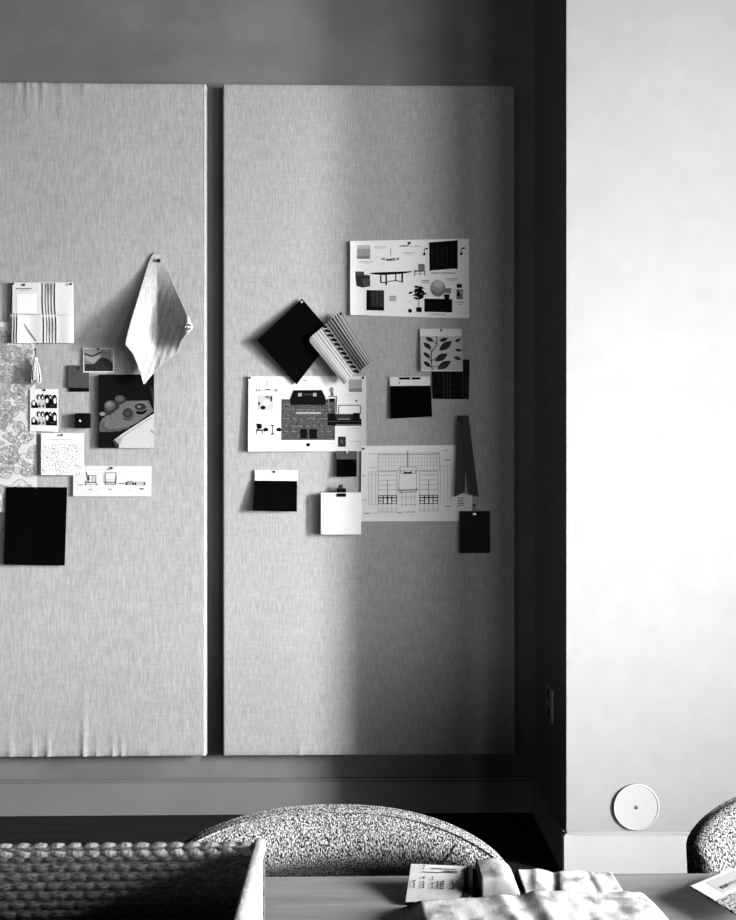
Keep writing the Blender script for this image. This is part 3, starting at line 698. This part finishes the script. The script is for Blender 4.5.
for x0 in (378.2, 419.4):
    s.frame_(x0, 471.5, x0+18.6, 511, .5, 'g4'); s.line((x0+9.2, 480), (x0+9.2, 496), .7, 'g3', 2)
    for y in (475, 480, 484.8, 489.6): s.line((x0, y), (x0+18.6, y), .45, 'g4')
    s.rect(x0+.2, 495, x0+18.4, 504, 'g1', 2)
    for a, b in ((.8, 4.6), (5.6, 8.6), (10, 13), (14, 17.8)):
        if b-a > 3.5: s.rect(x0+a, 495.7, x0+b, 497.1, 'paper', 3); s.rect(x0+a, 498.3, x0+b, 500.4, 'paper', 3); s.rect(x0+a, 501.2, x0+b, 503.3, 'paper', 3)
        else: s.rect(x0+a, 495.7, x0+b, 497, 'paper', 3); s.rect(x0+a, 498.2, x0+b, 503.3, 'paper', 3)
    for x in (x0+4.6, x0+9.2, x0+13.6): s.line((x, 504), (x, 511), .45, 'g4')
    s.line((x0, 508.5), (x0+18.6, 508.5), .35, 'g5')
s.line((366, 513), (416, 511.5), .35, 'g5'); s.marks(364.4, 370, 512.6, 'g2', 1); s.marks(396.6, 402.4, 512.4, 'g3', .9); s.marks(405, 414.5, 511.6, 'g3', .8)
s.marks(362.5, 366, 475, 'g2', .7); s.marks(362, 367, 499.4, 'g3', .7); s.marks(445, 450.6, 459.4, 'g2', 1.2); s.marks(442, 448, 450.6, 'g4', .8); s.marks(445, 450.6, 506, 'g2', 1.1)
for y in (498, 500.4, 503, 505): s.marks(457.6, 463.4, y, 'g2', 1)
s.done('elevation_drawing', 'white sheet with a line drawing of built-in cabinets around a fireplace', 'drawing')
pin(363.4, 448.6, L1-.004, 'small black pin in the top left corner of the cabinet drawing')
# leather strap
t = thing('leather_strap', 'dark leather strap folded over a pin into two hanging tails', 'strap', P(463, 420, L3))
stw = lambda u, v: .004+.010*math.sin(v*PI*.5)
def tail(pts, nm, Yo):
    a, b, c, d = pts
    Sheet(pts, L3-Yo, stw, .003, 'leather', nu=6, nv=16).done(nm, parent=t)
tail([(457.2, 417), (466.4, 416.6), (464.9, 492.2), (454.3, 497)], 'tail', 0)
tail([(460.6, 416.6), (468.6, 416.4), (478.6, 497), (467.8, 494)], 'tail', .004)
bm = bmesh.new(); a = P(457.4, 415.4, L3); b = P(468.8, 420, L3); box(bm, (a.x, L3-.011, b.z), (b.x, L3+.001, a.z), .004); link('fold', bm, 'leather', t, True)
pin(463.6, 419, L3-.010, 'dark pin through the fold of the leather strap', .0048, 'g2')
# dark tile on a hook
t = thing('hanging_tile', 'small dark square tile hanging from a metal hook below the leather strap', 'tile', P(474, 530, L2))
bm = bmesh.new(); a = P(459.4, 511, L2); b = P(489.6, 552.8, L2); box(bm, (a.x, L2-.012, b.z), (b.x, L2, a.z), .0012); link('tile', bm, 'darktile', t)
bm = bmesh.new(); c = P(474.3, 512, L2-.014)
tube(bm, [P(474, 505.5, L2-.006), P(474.2, 508, L2-.012), P(474.2, 511, L2-.016), P(474.2, 513.6, L2-.0165)], .0016, 8)
lathe(bm, [(.0085, 0), (.0085, .002), (.006, .0035), (.001, .004)], P(474.4, 514.2, L2-.0125), 'y', 16); link('hook', bm, 'steel', t, True)['label'] = 'bright metal hook'
pin(474.2, 505, L2-.003, 'dark pin above the dark tile holding its hook', .0052, 'g1')
# white tile on a binder clip
t = thing('hanging_tile', 'white square tile hanging from a black binder clip beside the cabinet drawing', 'tile', P(341, 512, L3))
bm = bmesh.new(); a = P(321, 492.4, L3); b = P(361, 534, L3); box(bm, (a.x, L3-.022, b.z), (b.x, L3-.010, a.z), .001); link('tile', bm, 'whitetile', t)
t2 = thing('binder_clip', 'small black binder clip gripping the top of the white tile', 'clip', P(341.5, 494, L3-.02))
bm = bmesh.new(); a = P(336.6, 491.6, L3-.024); b = P(346, 497.8, L3-.024)
prof = [(0, 0), (.0, .016), (.010, .028), (.014, .028), (.0245, .0), (.0245, -.004), (.0225, -.004), (.012, .024), (.002, .014), (.002, 0)]
prism(bm, [(-p[0], p[1]) for p in prof], a.x, b.x, lambda p, x: Vector((x, L3-.001+p[0], a.z-.016+p[1]))); link('clip_body', bm, 'ink', t2)
bm = bmesh.new(); zc = a.z+.012; xm = (a.x+b.x)/2
tube(bm, [Vector((xm-.007, L3-.014, zc-.006)), Vector((xm-.0045, L3-.016, zc+.006)), Vector((xm-.006, L3-.017, zc+.014)), Vector((xm+.006, L3-.017, zc+.014)), Vector((xm+.0045, L3-.016, zc+.006)), Vector((xm+.007, L3-.014, zc-.006))], .0016, 6); link('wire_handle', bm, 'g2', t2, True)
pin(340.6, 487, L3-.012, 'black pin through the wire handle of the binder clip', .0095, 'pin', .02)

# ------------------------------------------------------------------ pier: disc and outlet
c = P(636.3, 807.2, PY-.004)
t = thing('wall_disc', 'round white disc fixed low on the white pier above its baseboard', 'disc', c)
bm = bmesh.new(); r = .0775
lathe(bm, [(r, -.0042), (r, .0012), (r-.001, .0020), (r-.0045, .0023), (r-.006, .0012), (.012, .0008), (.0001, .0008)], c, 'y', 72); link('disc_body', bm, 'trim', t)
bm = bmesh.new(); lathe(bm, [(.006, .0005), (.006, .0022), (.004, .0034), (.0006, .0037)], c, 'y', 20); link('screw', bm, 'g3', t, True)
x = PX
y0, y1 = XP(547.6, x), XP(553.5, x); z1 = .555; z0 = .436
t = thing('wall_outlet', 'shadowed electrical outlet plate on the dark side of the pier', 'outlet', Vector((x, (y0+y1)/2, (z0+z1)/2)))
newbox('cover_plate', (x-.006, y1, z0), (x+.0005, y0, z1), 'plate', t, .002)
ym = (y0+y1)/2
for k, zc in enumerate((.527, .464)):
    o = newbox('socket_face', (x-.0085, ym-.018, zc-.022), (x-.004, ym+.018, zc+.022), 'plateface', t, .003)
    for dy in (-.007, .007): newbox('slot', (x-.0092, ym+dy-.0013, zc-.006), (x-.008, ym+dy+.0013, zc+.008), 'ink', o)

# ------------------------------------------------------------------ table
TZ = .75
TY = Q(368, 875, TZ).y
t = thing('dining_table', 'long wooden table across the foreground with chairs behind it', 'table', Vector((0, TY-.5, 0)))
newbox('tabletop', (-1.75, TY-1.0, TZ-.034), (1.45, TY, TZ), 'table', t, .004)
for sx in (-1.6, 1.3):
    for sy in (TY-.92, TY-.10): newbox('leg', (sx-.035, sy-.035, 0), (sx+.035, sy+.035, TZ-.034), 'table', t, .004)

# ------------------------------------------------------------------ chairs
def chair(label, cx, cy, rot, tuck=9, a=.30, top=.760, group='woven chairs behind the table'):
    t = thing('dining_chair', label, 'chair', Vector((cx, cy, 0)), group)
    rot_m = Matrix.Rotation(rot, 4, 'Z')
    W = lambda x, y, z: rot_m @ Vector((x, y, z)) + Vector((cx, cy, 0))
    zs = top-.078
    def zr(q): return zs + .078*max(0, 1-abs(q)**2.5)**.62
    # outline of the back, bottom left over the rounded shoulders to bottom right
    out = [(-1, .40+(zs-.40)*k/8) for k in range(8)]
    out += [(-math.cos(PI*k/60), None) for k in range(61)] + [(1, zs-(zs-.40)*k/8) for k in range(1, 9)]
    rings = []
    for ins, y in ((.11, .066), (.06, .068), (.03, .066), (.012, .060), (.003, .050), (0, .040), (.004, .028), (.013, .016), (.028, .005), (.04, 0), (.05, -.003), (.06, -.005), (.07, -.007), (.08, -.008), (.09, -.009), (.10, -.0095), (.115, -.010)):
        ring = []
        for q, z in out:
            x = q*(a-ins)
            zz = z if z is not None else zr(q)
            zz = max(.40, .40+(zz-.40)*(1-ins/(top-.40)))
            yy = y - .07*(x/a)**2 + .10*(zz-.70) + (tuck*max(0, .725-max(zz, .62))**2 if y < .03 else 0)
            ring.append(bm_v(W, x, yy, zz))
        rings.append(ring)
    bm = bmesh.new(); R_ = [[bm.verts.new(v) for v in r] for r in rings]; m = len(out)
    for A, B in zip(R_, R_[1:]):
        for k in range(m): bm.faces.new((A[k], A[(k+1) % m], B[(k+1) % m], B[k]))
    for ring in (R_[0], R_[-1]):                      # close the back and the front with strips across
        n = m-1
        for k in range(m//2-1):
            f = (ring[k], ring[k+1], ring[n-k-1], ring[n-k])
            if len(set(f)) == 4: bm.faces.new(f)
            elif len(set(f)) == 3: bm.faces.new((ring[k], ring[k+1], ring[n-k]))
        mid = m//2
        if ring[mid-1] is not ring[n-mid+1]: bm.faces.new((ring[mid-1], ring[mid], ring[n-mid+1]))
    bmesh.ops.recalc_face_normals(bm, faces=bm.faces)
    link('backrest', bm, 'boucle', t, True)
    for j, nm, r_ in ((4, 'welt', .0036), (6, 'welt', .0024))[:2 if tuck else 1]:
        bm = bmesh.new(); tube(bm, rings[j][6:-6], r_, 8); link(nm, bm, 'welt', t, True)
    bm = bmesh.new()
    tube(bm, [rings[j][8+46] + (rings[j][8+46]-rings[5][8+46]).normalized()*.0 for j in (7, 8, 9, 10, 11, 12)], .0012, 6); link('seam', bm, 'g2', t, True)
    bm = bmesh.new()
    def seat(u, v):
        x = (u-.5)*2*(a-.045); y = -.46 + .45*v
        e = min(u, 1-u, v, 1-v); return W(x, y, .41+.05*min(1, e/.12)**.5)
    gridmesh(bm, 20, 20, seat, Vector((0, 0, -.07))); link('seat', bm, 'boucle', t, True)
    for sx in (-1, 1):
        for y in (-.42, .0):
            bm = bmesh.new(); x = sx*(a-.06)
            tube(bm, [W(x*1.05, y+(.03 if y > -.1 else -.02), 0), W(x, y, .38)], lambda q: .012+.006*q, 10); link('leg', bm, 'g1', t, True)
    return t
def bm_v(W, x, y, z): return W(x, y, z)
chair('woven upholstered chair in the middle behind the table, with a wide rounded back', -.040, -1.752, 0)
chair('woven upholstered chair cut by the right frame edge, in front of the white pier', .903, -1.668, 0, 0)

# ------------------------------------------------------------------ basket
bz = .9045; by = -2.137
bx1 = P(265.5, 843, by).x; bx0 = bx1-.60; byn = by-.30; th = .014; bz0 = TZ+.0005
t = thing('storage_basket', 'woven open-top rectangular basket at the left front of the table', 'basket', Vector(((bx0+bx1)/2, by-.15, bz0)))
Hb = bz-bz0
def weave(x, z, A=.0034, p=.020, q=.0115):
    row = math.floor(z/q); return A*(abs(math.sin(PI*z/q))**.7)*(.42+.58*abs(math.sin(PI*(x/p+.5*(row % 2))))**.6)
def wallgrid(name, f0, mat, nu, nv, thickv):
    bm = bmesh.new(); gridmesh(bm, nu, nv, f0, thickv); return link(name, bm, mat, t, True)
def far(u, v):
    x = bx0+(bx1-bx0)*u; z = bz-Hb*v; return Vector((x, by-.012-weave(x+.006*math.sin(z*40), z), z))
wallgrid('back_side', far, 'basket', 230, 84, Vector((0, .012, 0)))
def right(u, v):
    y = by-.30*(1-u); z = bz-Hb*v; return Vector((bx1-.0022+.12*weave(y, z), y, z))
def left(u, v):
    y = by-.30*(1-u); z = bz-Hb*v; return Vector((bx0+.012+weave(y, z), y, z))
wallgrid('right_side', right, 'basketside', 120, 84, Vector((-.010, 0, 0)))['label'] = 'outer right side, coloured pale for the strong light on it'
wallgrid('left_side', left, 'basket', 120, 84, Vector((-.012, 0, 0)))
wallgrid('front_side', lambda u, v: Vector((bx0+(bx1-bx0)*u, byn+.012+weave(bx0+.6*u, bz-Hb*v), bz-Hb*v)), 'basket', 150, 60, Vector((0, -.012, 0)))
newbox('base', (bx0+.005, byn+.005, bz0), (bx1-.012, by-.005, bz0+.012), 'basket', t, .003)
bm = bmesh.new()
def binding(p0, p1, L=.021):
    p0 = Vector(p0); p1 = Vector(p1); dr = p1-p0; n = int(dr.length/.0026); dn = dr.normalized(); sid = dn.cross(UP); rings = []
    for k in range(n+1):
        q = dr.length*k/n; ring = []
        for j in range(14):
            a = 2*PI*j/14; w_ = abs(math.sin(PI*(q/L + .16*math.sin(a)+.05*math.sin(q*31))))**.55
            r_ = .66+.34*w_
            ring.append(bm.verts.new(p0 + dn*q + sid*(.0085*r_*math.cos(a)) + UP*(.0095*r_*math.sin(a)-.0065)))
        rings.append(ring)
    for A, B in zip(rings, rings[1:]):
        for j in range(14): bm.faces.new((A[j], A[(j+1) % 14], B[(j+1) % 14], B[j]))
    bm.faces.new(rings[0]); bm.faces.new(rings[-1][::-1])
binding((bx0, by-.0075, bz), (bx1-.008, by-.0075, bz)); binding((bx0+.007, byn, bz), (bx0+.007, by, bz)); binding((bx0, byn+.007, bz), (bx1-.008, byn+.007, bz))
bmesh.ops.recalc_face_normals(bm, faces=bm.faces)
link('rim_binding', bm, 'rim', t, True)
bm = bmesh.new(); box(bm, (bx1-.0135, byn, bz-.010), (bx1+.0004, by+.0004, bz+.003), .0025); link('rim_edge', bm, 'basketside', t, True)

# ------------------------------------------------------------------ things on the table
def heap(name, label, fn, x0, x1, y0, y1, mat, nu=60, nv=36, cat='cloth'):
    """folded cloth: a closed skin over the table with height fn(u, v) in metres"""
    bm = bmesh.new(); z0 = TZ+.0008
    def top(u, v):
        x = x0(v)+(x1(v)-x0(v))*u if callable(x0) else x0+(x1-x0)*u
        y = y0+(y1-y0)*v
        return Vector((x, y, z0+max(fn(u, v), .0012)))
    A = gridmesh(bm, nu, nv, top)
    ring = A[0] + [A[j][-1] for j in range(1, nv+1)] + A[-1][-2::-1] + [A[j][0] for j in range(nv-1, 0, -1)]
    bot = [bm.verts.new((v.co.x, v.co.y, z0)) for v in ring]; k_ = len(ring)
    for k in range(k_): bm.faces.new((ring[k], ring[(k+1) % k_], bot[(k+1) % k_], bot[k]))
    bm.faces.new(bot); bmesh.ops.recalc_face_normals(bm, faces=bm.faces)
    o = link(name, bm, mat, smooth=True); return tag(o, label, cat)
def nz(x, y, s, seed): return noise.noise(Vector((x*s, y*s, seed)))
def edge(t, w, p=.5): return min(1, max(0, t)/w)**p
# sample book with printed label
d1 = 1.165
def D(px, dist, z):                       # point at forward distance dist
    d = ray(px, 460); return Vector((CAM.x+d.x*dist, CAM.y+d.y*dist, z))
t = thing('sample_book', 'fabric sample book with printed white label and dark spine, tucked behind the front cloth', 'sample book', D(440, 1.14, TZ))
def wedge(name, px0a, px1a, px0b, px1b, dn, df, zn, zf, mat, lift=0, base=None):
    bm = bmesh.new(); vs = []
    for (pa, dd, z) in ((px0a, df, zf), (px1a, df, zf-.004), (px1b, dn, zn), (px0b, dn, zn)):
        vs.append(D(pa, dd, z+lift))
    top = [bm.verts.new(v) for v in vs]; bot = [bm.verts.new((v.x, v.y, (base if base is not None else v.z-.0008))) for v in vs]
    bm.faces.new(top); bm.faces.new(bot[::-1])
    for k in range(4): bm.faces.new((top[k], bot[k], bot[(k+1) % 4], top[(k+1) % 4]))
    bmesh.ops.recalc_face_normals(bm, faces=bm.faces); return link(name, bm, mat, t)
zf = 1.38-404.5*1.186/F; zn = TZ+.005
wedge('page_block', 411.5, 477.5, 405.8, 478.5, 1.131, 1.185, zn, zf, 'black', -.0012, TZ+.0005)
wedge('label_sheet', 411.2, 472.6, 405.6, 473, 1.130, 1.186, zn, zf, 'label', .0012)
tt = lambda u, v: D(0, 0, 0)
def lab(u0, v0, u1, v1, mat, nm, lift=.0034):
    """a printed mark on the label; u across, v from far to near"""
    def pt(u, v):
        pf = 411.2+(472.6-411.2)*u; pn = 405.6+(473-405.6)*u
        z = (zf-.004*u)*(1-v)+zn*v; a = D(pf, 1.186, 0); b = D(pn, 1.130, 0); q = a.lerp(b, v); return Vector((q.x, q.y, z+lift))
    return [pt(u0, v0), pt(u1, v0), pt(u1, v1), pt(u0, v1)]
bm = bmesh.new()
def addq(bm, vs):
    f = bm.faces.new([bm.verts.new(v) for v in vs]); f.normal_update()
    if f.normal.z < 0: f.normal_flip()
for u0, v0, u1, v1 in ((.86, .10, .935, .95),): addq(bm, lab(u0, v0, u1, v1, 0, 0))
link('label_band', bm, 'g1', t)['label'] = 'dark printed band'
bm = bmesh.new()
for u0, v0, u1, v1 in ((.20, .06, .23, .10), (.20, .13, .225, .17), (.20, .23, .215, .26), (.33, .135, .52, .155), (.52, .14, .74, .16), (.22, .245, .50, .262), (.54, .20, .76, .222), (.50, .23, .76, .25)): addq(bm, lab(u0, v0, u1, v1, 0, 0))
for uc, v0, v1, w in ((.09, .48, .70, .022), (.23, .38, .43, .016), (.235, .50, .70, .022), (.37, .38, .50, .016), (.375, .54, .72, .020), (.455, .50, .72, .02), (.50, .52, .72, .018), (.54, .48, .72, .018), (.685, .44, .60, .02), (.69, .64, .72, .018)):
    n_ = max(2, int((v1-v0)/.045))
    for k in range(n_):
        q0 = v0+(v1-v0)*k/n_; addq(bm, lab(uc-w*R.uniform(.5, 1), q0, uc+w*R.uniform(.5, 1), q0+.032, 0, 0))
link('label_print', bm, 'ink', t)['label'] = 'small dark printed marks'

# rolled grey cloth behind, back cloth, front cloth
def rollf(u, v):
    h = .036*edge(v, .10)*edge(1-v, .12)*edge(u, .03)*(max(0, 1-(max(0, u-.48)/.52)**2.2))**.5
    return h*(.93+.07*smooth(0, .45, u)) + .0015*nz(u*3, v*3, 1, 3)
a0, a1 = D(480, 1.14, 0).x, D(521, 1.14, 0).x; yf, yn = D(500, 1.20, 0).y, D(500, 1.131, 0).y
heap('rolled_cloth', 'pale cloth folded into an upright rounded hump beside the sample book', rollf, a0, a1, yn, yf, 'clothC', 40, 30)
def backf(u, v):
    h = .014*edge(v, .12)*edge(1-v, .10)*edge(u, .03)*edge(1-u, .03)
    f = .003*math.exp(-((u-.14-.1*v)/.06)**2) - .004*math.exp(-((u-.30-.1*v)/.05)**2) - .002*math.exp(-((u-.72)/.04)**2)
    return h*(1+.10*nz(u*4, v*2, 1, 5)) + f*edge(v, .2)*edge(1-v, .2) + .006*(1-u)*v
b0, b1 = D(523, 1.13, 0).x, D(629, 1.13, 0).x; yf, yn = D(560, 1.20, 0).y, D(560, 1.131, 0).y
heap('frayed_cloth', 'pale mottled cloth with a frayed edge lying behind the front cloth', backf, b0, b1, yn, yf, 'clothB', 70, 30)
def frontf(u, v):
    h = (.023+.014*edge(u, .5, 1))*edge(1-v, .12)*edge(u, .06)*edge(1-u, .07)
    f = .003*math.exp(-((u-.36-.08*(1-v))/.03)**2) - .003*math.exp(-((u-.43-.08*(1-v))/.035)**2) + .0015*math.exp(-((u-.52)/.03)**2)
    return h*(1+.06*nz(u*5, v*3, 1, 9)+.05*nz(u*16, v*11, 1, 2)) + f*edge(1-v, .3)*edge(u, .2)
y1 = D(540, 1.128, 0).y
x0f = lambda v: D(404+8*(1-v), 1.105, 0).x; x1f = lambda v: D(652+24*(1-v)**.6, 1.10, 0).x
heap('linen_cloth', 'large pale mottled linen cloth folded at the front centre of the table', frontf, x0f, x1f, y1-.26, y1, 'clothA', 110, 60)

# woven swatch with a printed tag at the right edge
t = thing('tagged_swatch', 'coarse woven swatch with a white printed tag at the right end of the table', 'fabric sample', Q(735, 895, TZ))
ZT = TZ+.020
A_, B_, C_, D_ = Q(690.3, 886.6, ZT), Q(752, 861.5, ZT), Q(800, 889, ZT), Q(744, 918, ZT)
def tg(u, v, lift=0):
    p = (A_*(1-u)+B_*u)*(1-v)+(D_*(1-u)+C_*u)*v
    p.z = ZT - (ZT-TZ-.004)*smooth(.65, 1, u) - .0015*math.sin(u*3)*v + lift; return p
bm = bmesh.new(); gridmesh(bm, 24, 24, tg, Vector((0, 0, -.0025))); link('woven_fabric', bm, 'weave', t, False)
bm = bmesh.new(); gridmesh(bm, 20, 10, lambda u, v: tg(u*.98, .0+.46*v, .0012), Vector((0, 0, -.0009))); link('paper_tag', bm, 'card', t, False)['label'] = 'white paper tag'
bm = bmesh.new(); gridmesh(bm, 16, 6, lambda u, v: tg(.19+.75*u, .06+.36*v, .00145), Vector((0, 0, -.0001))); link('tag_panel', bm, 'g5', t, False)['label'] = 'pale grey printed panel'
bm = bmesh.new()
def tq(u0, v0, u1, v1): addq(bm, [tg(u0, v0, .0018), tg(u1, v0, .0018), tg(u1, v1, .0018), tg(u0, v1, .0018)])
u = .24
for k, gl in enumerate(('E', 'O', 'M', 'I', 'T', 'I', 'T', 'A')):   # short dark capitals, too small to read
    w = .030; v0, v1 = .265, .335; q = .009
    if gl in 'EOM': tq(u, v0, u+q, v1)
    if gl in 'OM': tq(u+w-q, v0, u+w, v1)
    if gl in 'EO':
        for vv in (v0, v1-.02): tq(u, vv, u+w, vv+.02)
    if gl == 'E': tq(u, .29, u+w*.8, .31)
    if gl == 'M': tq(u+w/2-q/2, v0, u+w/2+q/2, v1-.02); tq(u, v0, u+w, v0+.02)
    if gl in 'IT': tq(u+w/2-q/2, v0, u+w/2+q/2, v1)
    if gl == 'T': tq(u, v0, u+w, v0+.02)
    if gl == 'A': tq(u, v0+.02, u+q, v1); tq(u+w-q, v0+.02, u+w, v1); tq(u, v0, u+w, v0+.02); tq(u, .30, u+w, .315)
    u += w+.014
link('tag_print', bm, 'g1', t)['label'] = 'dark row of printed capitals'

# ------------------------------------------------------------------ light
def area(name, loc, target, sx, sy, power, spread=180):
    l = bpy.data.lights.new(name, 'AREA'); l.shape = 'RECTANGLE'; l.size = sx; l.size_y = sy; l.energy = power; l.spread = math.radians(spread)
    o = bpy.data.objects.new(name, l); COL.objects.link(o); o.location = loc
    o.rotation_euler = (Vector(target)-Vector(loc)).to_track_quat('-Z', 'Y').to_euler(); return o
X_ = XR+.08
for loc, tgt, sx, sy, pw, spr in (
        ((X_, -2.28, 1.7), (1.0, -.46, 3.1), .36, 1.8, 4, 40),
        ((X_, -2.28, 1.7), (.7, -.2, .35), .36, 1.8, 8, 50), ((X_, -2.28, 1.7), (-2.0, 0, -.3), .36, 1.8, 28, 40), ((X_, -2.28, 1.7), (-2.0, 0, 1.9), .36, 1.8, 12.5, 40), ((X_, -2.28, 1.7), (-2.0, 0, 1.9), .36, 1.8, 30, 90),
        ((X_, -2.95, 1.7), (-1.0, 0, 2.2), 1.4, 1.8, 8, 50), ((X_, -4.0, 1.7), (0, 0, 2.4), 1.5, 1.8, 17, 50),
        ((X_, -3.0, 1.9), (0, -2.1, .7), 1.4, 1.4, 50, 46), ((X_, -7.6, 1.7), (.1, 0, 2.0), 2.0, 1.8, 9.5, 50)):
    area('window_daylight', loc, tgt, sx, sy, pw, spr)
area('rear_fill', (-1.0, YB+.1, 1.9), (0, 0, 1.6), 2.5, 1.6, 27, 120)  # added fill lamp at the back of the room, no window behind it
area('left_fill', (XL+.1, -4.5, 1.7), (.7, -.2, 1.6), 2.0, 1.6, 4.5, 120)  # another added fill lamp, mainly for the pier side; left wall has no window
w = bpy.data.worlds.new('world'); scene.world = w; w.use_nodes = True
w.node_tree.nodes['Background'].inputs[0].default_value = (.5, .5, .5, 1); w.node_tree.nodes['Background'].inputs[1].default_value = .02
vs = scene.view_settings
scene.display_settings.display_device = 'sRGB'
vs.view_transform = 'Standard'; vs.look = 'None'; vs.exposure = .24; vs.gamma = 1; vs.use_curve_mapping = False
scene.cycles.max_bounces = 6; scene.cycles.diffuse_bounces = 0; scene.cycles.use_denoising = True
